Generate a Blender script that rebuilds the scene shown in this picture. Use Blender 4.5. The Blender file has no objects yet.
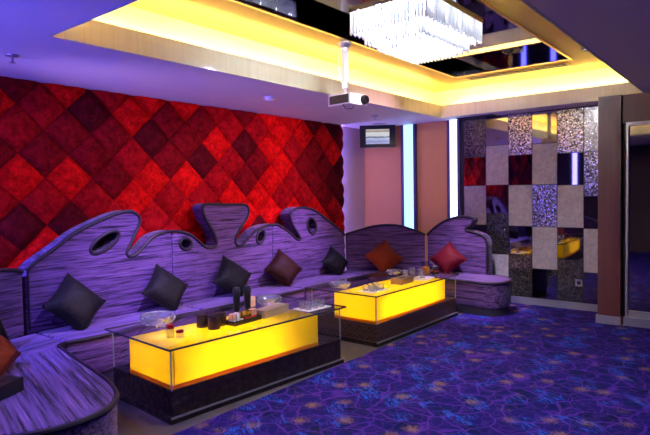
import bpy, bmesh, math, random
from mathutils import Vector, Matrix
random.seed(7)
PI = math.pi
SC = bpy.context.scene
COL = SC.collection

# ------------------------------------------------------------------ helpers
def link(name, me, mats, parent=None):
    o = bpy.data.objects.new(name, me)
    COL.objects.link(o)
    if not isinstance(mats, (list, tuple)):
        mats = [mats]
    if len(me.materials) == 0:
        for m in mats:
            me.materials.append(m)
    if parent:
        o.parent = parent
    return o

def obj(name, bm, mats, parent=None, smooth=False, bevel=0, seg=2):
    if bevel:
        bmesh.ops.bevel(bm, geom=[e for e in bm.edges if len(e.link_faces) == 2 and e.calc_face_angle(0) > 0.5],
                        offset=bevel, segments=seg, affect='EDGES', profile=0.5)
    bmesh.ops.recalc_face_normals(bm, faces=bm.faces)
    me = bpy.data.meshes.new(name)
    bm.to_mesh(me)
    bm.free()
    if smooth:
        me.polygons.foreach_set('use_smooth', [True] * len(me.polygons))
        try:
            me.set_sharp_from_angle(angle=math.radians(40))
        except Exception:
            pass
    return link(name, me, mats, parent)

def BM():
    return bmesh.new()

def box(bm, x0, x1, y0, y1, z0, z1, mi=0):
    v = [bm.verts.new(p) for p in ((x0,y0,z0),(x1,y0,z0),(x1,y1,z0),(x0,y1,z0),(x0,y0,z1),(x1,y0,z1),(x1,y1,z1),(x0,y1,z1))]
    for f in ((3,2,1,0),(4,5,6,7),(0,1,5,4),(1,2,6,5),(2,3,7,6),(3,0,4,7)):
        bm.faces.new([v[i] for i in f]).material_index = mi
    return bm

def lathe(bm, prof, seg=24, c=(0,0,0), mi=0):
    """prof: list of (r, z); closes on the axis where r == 0"""
    rings = []
    for r, z in prof:
        if r < 1e-6:
            rings.append([bm.verts.new((c[0], c[1], c[2]+z))])
        else:
            rings.append([bm.verts.new((c[0]+r*math.cos(2*PI*i/seg), c[1]+r*math.sin(2*PI*i/seg), c[2]+z)) for i in range(seg)])
    for a, b in zip(rings[:-1], rings[1:]):
        for i in range(seg):
            j = (i+1) % seg
            if len(a) == 1 and len(b) == 1: continue
            if len(a) == 1: f = [a[0], b[i], b[j]]
            elif len(b) == 1: f = [a[i], a[j], b[0]]
            else: f = [a[i], a[j], b[j], b[i]]
            bm.faces.new(f).material_index = mi
    return bm

def tube(bm, pts, r, closed=False, seg=8, mi=0):
    pts = [Vector(p) for p in pts]
    n = len(pts)
    rings = []
    ref = None
    for i, p in enumerate(pts):
        if closed: t = pts[(i+1) % n] - pts[i-1]
        else: t = pts[min(i+1, n-1)] - pts[max(i-1, 0)]
        if t.length < 1e-9: t = Vector((0,0,1))
        t.normalize()
        if ref is None:
            ref = t.orthogonal().normalized()
        else:
            ref = ref - t*ref.dot(t)
            if ref.length < 1e-6: ref = t.orthogonal()
            ref.normalize()
        b = t.cross(ref)
        rr = r[i] if isinstance(r, (list, tuple)) else r
        rings.append([bm.verts.new(p + (ref*math.cos(2*PI*k/seg) + b*math.sin(2*PI*k/seg))*rr) for k in range(seg)])
    pairs = list(zip(rings[:-1], rings[1:]))
    if closed: pairs.append((rings[-1], rings[0]))
    for a, b2 in pairs:
        for k in range(seg):
            l = (k+1) % seg
            bm.faces.new([a[k], a[l], b2[l], b2[k]]).material_index = mi
    if not closed:
        bm.faces.new(rings[0][::-1]).material_index = mi
        bm.faces.new(rings[-1]).material_index = mi
    return bm

def spline(pts, k=5, closed=False):
    """Catmull-Rom through 2D points"""
    out = []
    n = len(pts)
    rng = range(n) if closed else range(n-1)
    for i in rng:
        if closed: p = [pts[(i+d) % n] for d in (-1, 0, 1, 2)]
        else: p = [pts[max(0, min(n-1, i+d))] for d in (-1, 0, 1, 2)]
        for s in range(k):
            t = s/k
            out.append(tuple(0.5*((2*p[1][a]) + (-p[0][a]+p[2][a])*t + (2*p[0][a]-5*p[1][a]+4*p[2][a]-p[3][a])*t*t
                                  + (-p[0][a]+3*p[1][a]-3*p[2][a]+p[3][a])*t**3) for a in range(2)))
    if not closed: out.append(tuple(pts[-1]))
    return out

def plate(name, outline, holes, depth, bev, mat, parent, upright):
    """a slab with rounded edges cut to an outline (holes allowed).
    upright: outline is (x, z), slab fills y 0..depth;  flat: outline is (x, y), slab fills z 0..depth"""
    cu = bpy.data.curves.new('slab', 'CURVE')
    cu.dimensions = '2D'; cu.fill_mode = 'BOTH'
    cu.extrude = depth/2 - bev; cu.bevel_depth = bev; cu.bevel_resolution = 3; cu.offset = -bev
    for loop in [outline] + holes:
        s = cu.splines.new('POLY')
        s.points.add(len(loop)-1)
        for q, p in zip(s.points, loop): q.co = (p[0], p[1], 0, 1)
        s.use_cyclic_u = True
    t = bpy.data.objects.new('slab', cu)
    COL.objects.link(t)
    me = bpy.data.meshes.new_from_object(t.evaluated_get(bpy.context.evaluated_depsgraph_get()))
    bpy.data.objects.remove(t); bpy.data.curves.remove(cu)
    if upright: me.transform(Matrix.Translation((0, depth/2, 0)) @ Matrix.Rotation(PI/2, 4, 'X'))
    else: me.transform(Matrix.Translation((0, 0, depth/2)))
    me.name = name
    me.materials.clear()
    me.polygons.foreach_set('use_smooth', [True]*len(me.polygons))
    try: me.set_sharp_from_angle(angle=math.radians(50))
    except Exception: pass
    return link(name, me, mat, parent)

def ellipse(cx, cy, a, b, rot, n=28):
    c, s = math.cos(rot), math.sin(rot)
    return [(cx+a*math.cos(t)*c-b*math.sin(t)*s, cy+a*math.cos(t)*s+b*math.sin(t)*c) for t in (2*PI*i/n for i in range(n))]

def tag(o, label, cat, group=None):
    o['label'] = label; o['category'] = cat
    if group: o['group'] = group
    return o

def thing(name, label, cat, loc=(0,0,0), rotz=0, group=None):
    o = bpy.data.objects.new(name, None)
    COL.objects.link(o)
    o.empty_display_size = 0.1
    o.location = loc; o.rotation_euler = (0, 0, rotz)
    return tag(o, label, cat, group)

def struct(name, bm, mats, parent=None, **k):
    o = obj(name, bm, mats, parent, **k)
    o['kind'] = 'structure'
    return o

def copy_thing(src, loc, rotz, label, group=None):
    r = src.copy(); COL.objects.link(r)
    r.location = loc; r.rotation_euler = (0, 0, rotz); r['label'] = label
    if group: r['group'] = group
    for ch in list(src.children):
        c = ch.copy(); COL.objects.link(c); c.parent = r
        for g in ch.children:
            d = g.copy(); COL.objects.link(d); d.parent = c
    return r

# ------------------------------------------------------------------ materials
def mat(name, col=(.5,.5,.5), rough=.5, metal=0, emit=None, es=0, spec=None, sheen=0, coat=0, trans=0, ior=1.45):
    m = bpy.data.materials.new(name); m.use_nodes = True
    b = m.node_tree.nodes['Principled BSDF']
    b.inputs['Base Color'].default_value = (*col, 1)
    b.inputs['Roughness'].default_value = rough
    b.inputs['Metallic'].default_value = metal
    b.inputs['IOR'].default_value = ior
    if spec is not None: b.inputs['Specular IOR Level'].default_value = spec
    if sheen:
        b.inputs['Sheen Weight'].default_value = sheen
        b.inputs['Sheen Roughness'].default_value = .4
        b.inputs['Sheen Tint'].default_value = (*[min(1, c*1.5+.1) for c in col], 1)
    if coat: b.inputs['Coat Weight'].default_value = coat
    if trans: b.inputs['Transmission Weight'].default_value = trans
    if emit:
        b.inputs['Emission Color'].default_value = (*emit, 1)
        b.inputs['Emission Strength'].default_value = es
    return m

def N(m, t, **k):
    n = m.node_tree.nodes.new(t)
    for a, v in k.items():
        if a in n.inputs.keys() if hasattr(n.inputs, 'keys') else False: n.inputs[a].default_value = v
        else: setattr(n, a, v)
    return n
def L(m, a, b): m.node_tree.links.new(a, b)
def bsdf(m): return m.node_tree.nodes['Principled BSDF']

def ramp(m, fac, stops, interp='LINEAR'):
    r = N(m, 'ShaderNodeValToRGB')
    r.color_ramp.interpolation = interp
    e = r.color_ramp.elements
    while len(e) < len(stops): e.new(0.5)
    for x, (p, c) in zip(e, stops):
        x.position = p; x.color = (*c, 1)
    L(m, fac, r.inputs[0])
    return r.outputs[0]

def mapped(m, scale, rot=(0,0,0), loc=(0,0,0), src='Object'):
    tc = N(m, 'ShaderNodeTexCoord'); mp = N(m, 'ShaderNodeMapping')
    mp.inputs['Scale'].default_value = scale; mp.inputs['Rotation'].default_value = rot; mp.inputs['Location'].default_value = loc
    v = tc.outputs[src]
    if any(rot):
        mp.inputs['Rotation'].default_value = (0,0,0)
        m2 = N(m, 'ShaderNodeMapping'); m2.inputs['Rotation'].default_value = rot
        L(m, v, m2.inputs[0]); v = m2.outputs[0]
    L(m, v, mp.inputs[0])
    return mp.outputs[0]

def noise(m, vec, scale, detail=3, rough=.55, dist=0):
    n = N(m, 'ShaderNodeTexNoise')
    n.inputs['Scale'].default_value = scale; n.inputs['Detail'].default_value = detail
    n.inputs['Roughness'].default_value = rough; n.inputs['Distortion'].default_value = dist
    L(m, vec, n.inputs['Vector'])
    return n.outputs['Fac']

def bump(m, h, strength=.3, dist=.01):
    b = N(m, 'ShaderNodeBump')
    b.inputs['Strength'].default_value = strength; b.inputs['Distance'].default_value = dist
    L(m, h, b.inputs['Height']); L(m, b.outputs[0], bsdf(m).inputs['Normal'])

def mix(m, fac, a, b, mode='MIX'):
    n = N(m, 'ShaderNodeMix', data_type='RGBA', blend_type=mode)
    for s, v in ((n.inputs[0], fac), (n.inputs[6], a), (n.inputs[7], b)):
        if hasattr(v, 'node'): L(m, v, s)
        else: s.default_value = v if not isinstance(v, tuple) else (*v, 1)
    return n.outputs[2]

def math_n(m, op, a, b=None):
    n = N(m, 'ShaderNodeMath', operation=op)
    for i, v in enumerate((a, b)):
        if v is None: continue
        if hasattr(v, 'node'): L(m, v, n.inputs[i])
        else: n.inputs[i].default_value = v
    return n.outputs[0]

def fabric(name, scale, rot=(0,0,0), lo=(.010,.003,.026), hi=(.34,.16,.58)):
    m = mat(name, rough=.75, sheen=.25, spec=.25)
    v = mapped(m, scale, rot)
    f1 = noise(m, v, 1.0, 6, .70, .25)
    f2 = noise(m, mapped(m, tuple(s*.4 for s in scale), rot, (3,1,2)), 1.0, 2)
    f = math_n(m, 'ADD', math_n(m, 'MULTIPLY', f1, .75), math_n(m, 'MULTIPLY', f2, .25))
    md = tuple(.62*a+.38*b for a, b in zip(lo, hi))
    c = ramp(m, f, [(.42, lo), (.51, tuple(.72*a+.28*b for a, b in zip(lo, hi))), (.60, md), (.72, hi)])
    th = noise(m, mapped(m, tuple(q*k for q, k in zip(scale, (.9, 1.7, 2.1))), rot, (5,3,1)), 1.0, 3, .6)
    c = mix(m, ramp(m, th, [(.60, (0,0,0)), (.74, (.6,.6,.6))]), c, (.44,.26,.68))
    L(m, c, bsdf(m).inputs['Base Color'])
    bump(m, f1, .35, .008)
    return m

M = {}
M['fab_back'] = fabric('streaked_purple_fabric', (2.4, 8, 62))
M['fab_seat'] = fabric('streaked_purple_seat_fabric', (1.6, 34, 60), (0, 0, .08))
M['fab_chaise'] = fabric('streaked_purple_chaise_fabric', (1.5, 40, 60), (0, 0, .12))
M['piping'] = mat('dark_plum_piping', (.010,.003,.014), .6)
M['hole'] = mat('hole_shade_dark', (.015,.008,.02), .9)  # near-black colour for the shade inside the backrest openings
M['plinth'] = mat('sofa_plinth', (.03,.02,.04), .7)

def velvet(name, c):
    m = mat(name, c, .8, spec=.04)
    f = noise(m, mapped(m, (1,1,1)), 15, 6, .75, .6)
    L(m, mix(m, 1.0, ramp(m, f, [(.34, (.35,.35,.35)), (.5, (.75,.75,.75)), (.66, (1.2,1.2,1.2))]), c, 'MULTIPLY'), bsdf(m).inputs['Base Color'])
    return m
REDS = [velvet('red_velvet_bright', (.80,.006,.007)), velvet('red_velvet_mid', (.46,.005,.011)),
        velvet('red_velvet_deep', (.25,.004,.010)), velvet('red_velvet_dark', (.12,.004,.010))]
M['groove'] = mat('dark_red_groove', (.12,.004,.008), .9)

def pillow_mat(name, c):
    m = mat(name, c, .6, spec=.14)
    f = noise(m, mapped(m, (1, 1, 1)), 9, 4, .6)
    bump(m, f, .5, .03)
    return m
M['p_dark'] = pillow_mat('charcoal_satin', (.009,.0075,.008))
M['p_black'] = pillow_mat('black_satin', (.0045,.004,.005))
M['p_brown'] = pillow_mat('maroon_satin', (.022,.004,.004))
M['p_orange'] = pillow_mat('rust_satin', (.17,.022,.007))
M['p_crimson'] = pillow_mat('crimson_satin', (.085,.002,.009))

def paint(name, c, rough=.7):
    m = mat(name, c, rough)
    f = noise(m, mapped(m, (1,1,1)), 3, 3)
    L(m, mix(m, 1.0, ramp(m, f, [(.3, (.95,.95,.95)), (.7, (1,1,1))]), c, 'MULTIPLY'), bsdf(m).inputs['Base Color'])
    return m
M['ceil'] = paint('white_ceiling_paint', (.78,.77,.80), .6)
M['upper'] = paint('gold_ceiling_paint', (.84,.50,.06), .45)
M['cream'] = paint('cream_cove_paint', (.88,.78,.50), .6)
M['tan'] = paint('tan_wallpaper', (.58,.28,.08), .6)
M['pale'] = paint('pale_plaster', (.62,.52,.55), .6)
M['darkwall'] = paint('dark_wall', (.10,.06,.08), .6)

def pleat():
    m = mat('pleated_cream_fascia', rough=.6)
    v = mapped(m, (1, 1, 0.02))
    f = noise(m, v, 9, 4, .7)
    L(m, ramp(m, f, [(.25, (.52,.57,.46)), (.45, (.67,.74,.62)), (.6, (.61,.67,.54)), (.8, (.76,.83,.71))]), bsdf(m).inputs['Base Color'])
    bump(m, f, .2, .01)
    return m
M['fascia'] = pleat()

def wood(name, c1, c2, scale=(30,30,1.5), rough=.4):
    m = mat(name, rough=rough)
    f = noise(m, mapped(m, scale), 1, 5, .6, .4)
    L(m, ramp(m, f, [(.3, c1), (.7, c2)]), bsdf(m).inputs['Base Color'])
    return m
M['plum_wood'] = wood('plum_veneer', (.075,.020,.022), (.10,.028,.03))
M['silver'] = mat('brushed_silver', (.45,.43,.46), .45, .8)
M['skirt'] = mat('pale_metal_skirting', (.26,.25,.33), .4, .35)
M['chrome'] = mat('chrome', (.8,.8,.82), .12, 1)
M['black'] = mat('black_plastic', (.012,.012,.014), .35)
M['matteblack'] = mat('matte_black', (.02,.012,.014), .6)
M['white'] = mat('white_plastic', (.8,.8,.82), .35)
M['mirror'] = mat('smoked_mirror', (.34,.31,.32), .025, 1)
M['cmirror'] = mat('ceiling_smoked_mirror', (.24,.24,.27), .03, 1)
M['doorglass'] = mat('black_reflective_glass', (.42,.37,.34), .04, 1)

def felt():
    m = mat('grey_suede_panel', rough=.8)
    f = noise(m, mapped(m, (1,1,1)), 22, 5, .7)
    L(m, ramp(m, f, [(.3, (.27,.24,.27)), (.7, (.44,.40,.43))]), bsdf(m).inputs['Base Color'])
    return m
M['felt'] = felt()
def mosaic(name, lo, hi):
    m = mat(name, rough=.25, metal=.75)
    v = N(m, 'ShaderNodeTexVoronoi', feature='F1'); v.inputs['Scale'].default_value = 60
    L(m, mapped(m, (1,1,1)), v.inputs['Vector'])
    sep = N(m, 'ShaderNodeSeparateColor'); L(m, v.outputs['Color'], sep.inputs[0])
    L(m, ramp(m, sep.outputs[0], [(.15, lo), (.55, tuple((a+b)/2.6 for a, b in zip(lo, hi))), (.9, hi)]), bsdf(m).inputs['Base Color'])
    bump(m, sep.outputs[1], .9, .02)
    return m
M['mosaic'] = mosaic('silver_foil_mosaic', (.04,.035,.035), (.75,.70,.66))
M['mosaic_dark'] = mosaic('dark_foil_mosaic', (.03,.03,.03), (.26,.24,.24))
M['mosaic_light'] = mosaic('pale_foil_mosaic', (.12,.12,.12), (.55,.53,.54))

def carpet_mat():
    m = mat('patterned_blue_carpet', rough=.95, spec=.1)
    base = mapped(m, (1, 1, 1))
    wob = N(m, 'ShaderNodeTexNoise'); wob.inputs['Scale'].default_value = 5; wob.inputs['Detail'].default_value = 2
    L(m, base, wob.inputs['Vector'])
    va = N(m, 'ShaderNodeVectorMath', operation='MULTIPLY_ADD')
    L(m, wob.outputs['Color'], va.inputs[0]); va.inputs[1].default_value = (.16,.16,0); L(m, base, va.inputs[2])
    vec = va.outputs[0]
    def vor(scale, feat, rnd=1.0, v=vec, off=None):
        n = N(m, 'ShaderNodeTexVoronoi', feature=feat); n.inputs['Scale'].default_value = scale
        n.inputs['Randomness'].default_value = rnd
        L(m, v, n.inputs['Vector']); return n
    # ground with darker oval leaves
    g = vor(5.2, 'F1').outputs['Distance']
    col = ramp(m, g, [(.14, (.002,.006,.040)), (.30, (.004,.006,.075)), (.7, (.010,.006,.105))])
    # purple vines
    e1 = vor(11, 'DISTANCE_TO_EDGE').outputs['Distance']
    col = mix(m, ramp(m, e1, [(.015, (.55,.55,.55)), (.09, (0,0,0))]), col, (.050,.013,.19))
    e2 = vor(5.0, 'DISTANCE_TO_EDGE').outputs['Distance']
    col = mix(m, ramp(m, e2, [(.012, (.7,.7,.7)), (.045, (0,0,0))]), col, (.075,.020,.26))
    # feathery blue strokes in patches
    st = noise(m, mapped(m, (46, 9, 1), (0,0,.6)), 1, 2, .5, 1.6)
    pa = noise(m, mapped(m, (1,1,1), (0,0,0), (4,7,0)), 3.6, 1)
    k = math_n(m, 'MULTIPLY', ramp(m, st, [(.52, (0,0,0)), (.60, (1,1,1))]), ramp(m, pa, [(.54, (0,0,0)), (.62, (1,1,1))]))
    col = mix(m, k, col, (.008,.075,.42))
    # speckled tan blossoms
    vb = N(m, 'ShaderNodeTexVoronoi', feature='F1'); vb.inputs['Scale'].default_value = 4.7; vb.inputs['Randomness'].default_value = .75
    L(m, base, vb.inputs['Vector'])
    sp = noise(m, base, 70, 2, .7)
    d = math_n(m, 'ADD', vb.outputs['Distance'], math_n(m, 'MULTIPLY', math_n(m, 'SUBTRACT', sp, .5), .75))
    col = mix(m, ramp(m, d, [(.0, (.8,.8,.8)), (.30, (0,0,0))]), col, (.25,.14,.065))
    L(m, col, bsdf(m).inputs['Base Color'])
    bump(m, noise(m, base, 260, 2), .5, .004)
    return m
M['carpet'] = carpet_mat()
def stone():
    m = mat('brown_stone_tile', rough=.35)
    f = noise(m, mapped(m, (1,1,1)), 4, 6, .65)
    L(m, ramp(m, f, [(.3, (.05,.04,.036)), (.7, (.125,.105,.098))]), bsdf(m).inputs['Base Color'])
    return m
M['stone'] = stone()

def glow(name, c, s):
    m = bpy.data.materials.new(name); m.use_nodes = True
    nt = m.node_tree; nt.nodes.clear()
    e = nt.nodes.new('ShaderNodeEmission'); e.inputs[0].default_value = (*c, 1); e.inputs[1].default_value = s
    o = nt.nodes.new('ShaderNodeOutputMaterial'); nt.links.new(e.outputs[0], o.inputs[0])
    return m
M['cove'] = glow('warm_cove_tube', (1, .78, .34), 95)
M['tabletube'] = glow('amber_table_tube', (1, .62, .08), 30)
M['strip1'] = glow('cyan_wall_light', (.32, .62, 1), 2.3)
M['strip2'] = glow('blue_white_wall_light', (.50, .62, 1), 4.5)
M['bulb'] = glow('cool_white_bulb', (.94, .96, .98), 950)
M['downlamp'] = glow('downlight_lens', (.9, .7, 1), 2)

def two_bsdf(name, c, tr_w, gloss_rough=.05, fac=.2):
    m = bpy.data.materials.new(name); m.use_nodes = True
    nt = m.node_tree; nt.nodes.clear()
    t = nt.nodes.new('ShaderNodeBsdfTranslucent'); t.inputs[0].default_value = (*c, 1)
    d = nt.nodes.new('ShaderNodeBsdfDiffuse'); d.inputs[0].default_value = (*c, 1)
    g = nt.nodes.new('ShaderNodeBsdfGlossy'); g.inputs['Roughness'].default_value = gloss_rough
    a = nt.nodes.new('ShaderNodeMixShader'); a.inputs[0].default_value = tr_w
    b = nt.nodes.new('ShaderNodeMixShader'); b.inputs[0].default_value = fac
    o = nt.nodes.new('ShaderNodeOutputMaterial')
    nt.links.new(d.outputs[0], a.inputs[1]); nt.links.new(t.outputs[0], a.inputs[2])
    nt.links.new(a.outputs[0], b.inputs[1]); nt.links.new(g.outputs[0], b.inputs[2]); nt.links.new(b.outputs[0], o.inputs[0])
    return m
M['acrylic'] = two_bsdf('amber_acrylic', (1, .80, .03), .75, .2, .03)
M['crystal'] = two_bsdf('frosted_crystal', (.9,.93,1), .7, .05, .25)

def thin_glass(name, tint, refl=.12):
    """thin pane: passes light straight through, fresnel reflection on top"""
    m = bpy.data.materials.new(name); m.use_nodes = True
    nt = m.node_tree; nt.nodes.clear()
    t = nt.nodes.new('ShaderNodeBsdfTransparent'); t.inputs[0].default_value = (*tint, 1)
    g = nt.nodes.new('ShaderNodeBsdfGlossy'); g.inputs['Roughness'].default_value = .02
    f = nt.nodes.new('ShaderNodeFresnel'); f.inputs[0].default_value = 1.5
    x = nt.nodes.new('ShaderNodeMixShader'); o = nt.nodes.new('ShaderNodeOutputMaterial')
    ge = nt.nodes.new('ShaderNodeNewGeometry'); k = nt.nodes.new('ShaderNodeMath'); k.operation = 'SUBTRACT'; k.inputs[0].default_value = 1
    nt.links.new(ge.outputs['Backfacing'], k.inputs[1])
    k2 = nt.nodes.new('ShaderNodeMath'); k2.operation = 'MULTIPLY'
    nt.links.new(k.outputs[0], k2.inputs[0]); nt.links.new(f.outputs[0], k2.inputs[1])
    nt.links.new(k2.outputs[0], x.inputs[0]); nt.links.new(t.outputs[0], x.inputs[1]); nt.links.new(g.outputs[0], x.inputs[2])
    nt.links.new(x.outputs[0], o.inputs[0])
    return m
M['pane'] = thin_glass('clear_table_glass', (.88,.91,.90))
M['sidepane'] = thin_glass('clear_side_glass', (.92,.95,.93))
M['cutglass'] = mat('cut_crystal_glass', (.93,.95,1), .02, trans=.92, ior=1.5)
M['clearcup'] = thin_glass('clear_drinking_glass', (.86,.86,.92))
M['paper'] = mat('white_napkin', (.8,.78,.76), .8)
M['tissue'] = wood('brown_tissue_box', (.22,.13,.08), (.30,.19,.12), (3,3,30), .5)
M['greybox'] = wood('taupe_box', (.26,.20,.15), (.34,.27,.2), (2,2,30), .4)
M['redwax'] = mat('red_liquid', (.65,.015,.01), .3)
M['amber'] = mat('amber_drink', (.75,.32,.04), .15, trans=.3)
M['cig'] = mat('cream_orange_card', (.75,.42,.25), .6)
M['gold'] = mat('gold_foil', (.85,.55,.15), .25, .9)
M['leather'] = None
def croc(name, c1, c2, rough):
    m = mat(name, rough=rough)
    v = N(m, 'ShaderNodeTexVoronoi', feature='F1'); v.inputs['Scale'].default_value = 16
    L(m, mapped(m, (1,1,1.8)), v.inputs['Vector'])
    L(m, ramp(m, v.outputs['Distance'], [(.1, c2), (.6, c1)]), bsdf(m).inputs['Base Color'])
    bump(m, v.outputs['Distance'], .5, .01)
    return m
M['base1'] = croc('black_embossed_base', (.012,.007,.006), (.035,.020,.014), .3)
def zigzag():
    m = mat('dark_zigzag_base', rough=.35)
    w = N(m, 'ShaderNodeTexWave', wave_type='BANDS', bands_direction='Z', wave_profile='TRI')
    tc = N(m, 'ShaderNodeTexCoord'); sx = N(m, 'ShaderNodeSeparateXYZ'); L(m, tc.outputs['Object'], sx.inputs[0])
    s = math_n(m, 'ADD', sx.outputs[0], sx.outputs[1])
    tri = math_n(m, 'PINGPONG', s, .06)
    f = math_n(m, 'PINGPONG', math_n(m, 'ADD', math_n(m, 'MULTIPLY', tri, 1.1), sx.outputs[2]), .045)
    L(m, ramp(m, f, [(.008, (.012,.007,.006)), (.02, (.13,.07,.05)), (.03, (.05,.026,.02))]), bsdf(m).inputs['Base Color'])
    m.node_tree.nodes.remove(w)
    return m
M['base2'] = zigzag()

# ------------------------------------------------------------------ the room
XF, YW, YP, ZC, ZU = 7.26, 5.02, 4.95, 2.51, 2.90
XL, YB_ = -1.2, -3.2
RX0, RX1, RY0, RY1 = 1.65, 6.90, 1.04, 3.49            # ceiling recess
struct('floor', box(BM(), XL, XF+.1, YB_, YW+.1, -.1, 0), M['stone'])
pl = [(XL, YB_), (6.66, YB_), (6.66, 1.19), (6.63, 1.21), (6.63, 1.49), (XF-.037, 1.49), (XF-.037, 2.89), (XL, 2.89)]
cp = plate('carpet', pl, [], .010, .002, M['carpet'], None, False); cp.location.z = .0005
tag(cp, 'blue and purple fitted carpet with tan blossoms, in front of the tables', 'carpet')

bm = BM(); t = .03
box(bm, XL, RX0-.02, YB_, YW, ZC, ZC+t); box(bm, RX1+.02, XF, YB_, YW, ZC, ZC+t)
box(bm, RX0-.02, RX1+.02, RY1+.02, YW, ZC, ZC+t); box(bm, RX0-.02, RX1+.02, YB_, RY0-.02, ZC, ZC+t)
ceil = struct('ceiling', bm, M['ceil'])
cw = .17                                               # cove ledge depth
bm = BM(); t = .02
for a in ((RX0-cw-t, RX0-cw, RY0-cw, RY1+cw), (RX1+cw, RX1+cw+t, RY0-cw, RY1+cw), (RX0-cw-t, RX1+cw+t, RY1+cw, RY1+cw+t), (RX0-cw-t, RX1+cw+t, RY0-cw-t, RY0-cw)):
    box(bm, *a, ZC+.03, ZU)
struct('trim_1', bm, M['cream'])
MX0, MX1, MY0, MY1, ZM = 2.30, 6.30, 1.67, 3.00, 3.02       # mirrored tray set into the upper ceiling
bm = BM(); A0, A1, B0, B1 = RX0-cw-t, RX1+cw+t, RY0-cw-t, RY1+cw+t
box(bm, A0, MX0, B0, B1, ZU, ZU+.03); box(bm, MX1, A1, B0, B1, ZU, ZU+.03); box(bm, MX0, MX1, B0, MY0, ZU, ZU+.03); box(bm, MX0, MX1, MY1, B1, ZU, ZU+.03)
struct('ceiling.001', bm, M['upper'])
bm = BM(); t = .02; zt = 2.675
box(bm, RX0-t, RX0, RY0-t, RY1+t, ZC-.002, zt); box(bm, RX1, RX1+t, RY0-t, RY1+t, ZC-.002, zt)
box(bm, RX0, RX1, RY1, RY1+t, ZC-.002, zt); box(bm, RX0, RX1, RY0-t, RY0, ZC-.002, zt)
struct('trim_2', bm, M['fascia'])
# cove tubes lying on the ledge behind the fascia
def cove_tube(a, b, label):
    bm = BM(); tube(bm, [a, b], .014, seg=10)
    o = obj('cove_light_tube', bm, M['cove'], smooth=True)
    tag(o, label, 'light tube')
cove_tube((RX0+.1, RY1+.10, 2.60), (RX1-.1, RY1+.10, 2.60), 'warm light tube hidden in the ceiling cove on the red wall side')
cove_tube((RX1+.10, RY0+.1, 2.60), (RX1+.10, RY1-.1, 2.60), 'warm light tube hidden in the ceiling cove above the panelled wall')
cove_tube((RX0-.10, RY0+.1, 2.60), (RX0-.10, RY1-.1, 2.60), 'warm light tube hidden in the near ceiling cove')

struct('wall_back', box(BM(), XL, XF+.1, YW, YW+.1, 0, 3.1), M['pale'])
struct('wall_far', box(BM(), XF, XF+.1, YB_, YW, 0, 3.1), M['tan'])
struct('wall_left', box(BM(), XL-.1, XL, YB_, YW+.1, 0, 3.1), M['darkwall'])
struct('wall_front', box(BM(), XL, XF, YB_-.1, YB_, 0, 3.1), M['darkwall'])
struct('ceiling.002', box(BM(), XL-.1, XF+.1, YB_-.1, YW+.1, 3.1, 3.15), M['darkwall'])

# red padded wall panel: pillowed velvet diamonds
XP0, XP1 = XL, 6.55
bm = BM()
box(bm, XP0, XP1, YP-.005, YW-.001, 0.02, ZC-.002, 4)
dx, dz = .2165, .2075
K = 6
for j in range(-4, 13):
    for k in range(-18, 22):
        if (j+k) % 2: continue
        cx, cz = 2.45+dx*k, 2.305-dz*j - dz
        cx = 2.45+dx*(k); cz = 2.305-dz*j
        # a diamond hangs below each lattice node
        cz -= dz
        if cx+dx < XP0 or cx-dx > XP1 or cz-dz > ZC or cz+dz < .1: continue
        rnd = random.random()
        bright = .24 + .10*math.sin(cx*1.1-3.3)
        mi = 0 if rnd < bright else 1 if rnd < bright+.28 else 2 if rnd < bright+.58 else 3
        g = {}
        for a in range(K+1):
            for b in range(K+1):
                u, v = 2*a/K-1, 2*b/K-1
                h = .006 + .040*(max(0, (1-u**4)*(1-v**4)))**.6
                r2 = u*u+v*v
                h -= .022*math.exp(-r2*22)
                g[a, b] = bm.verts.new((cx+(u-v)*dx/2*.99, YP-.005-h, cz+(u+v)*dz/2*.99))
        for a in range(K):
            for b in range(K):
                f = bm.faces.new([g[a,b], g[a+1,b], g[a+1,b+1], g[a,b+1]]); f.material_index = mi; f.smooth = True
for co, no in (((0,0,ZC-.002),(0,0,1)), ((0,0,.02),(0,0,-1)), ((XP1,0,0),(1,0,0)), ((XP0,0,0),(-1,0,0))):
    bmesh.ops.bisect_plane(bm, geom=bm.verts[:]+bm.edges[:]+bm.faces[:], plane_co=co, plane_no=no, clear_outer=True)
me = bpy.data.meshes.new('padded_wall_panel'); bm.to_mesh(me); bm.free()
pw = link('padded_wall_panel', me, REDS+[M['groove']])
tag(pw, 'red velvet wall padding tufted in diamonds, behind the long purple sofa', 'wall padding')

# far wall: light strips and the checkered panel wall
def strip(name_lab, y0, y1, z0, z1, m, lab):
    r = thing('wall_light', lab, 'light', (XF, (y0+y1)/2, 0))
    h = (y1-y0)/2
    obj('diffuser', box(BM(), -.03, 0, -h, h, z0, z1), m, r)
    for s in (-1, 1):
        obj('side_frame', box(BM(), -.05, 0, s*(h+.02)-.02, s*(h+.02)+.02, z0, z1), M['bluefrm'], r)
M['bluefrm'] = mat('dark_blue_frame', (.06,.05,.16), .4)
strip('a', 4.11, 4.28, .3, ZC-.005, M['strip1'], 'tall glowing cyan light strip on the tan wall, nearer the television')
strip('b', 3.41, 3.525, .3, ZC-.005, M['strip2'], 'tall glowing blue-white light strip beside the checkered panel wall')

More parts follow.
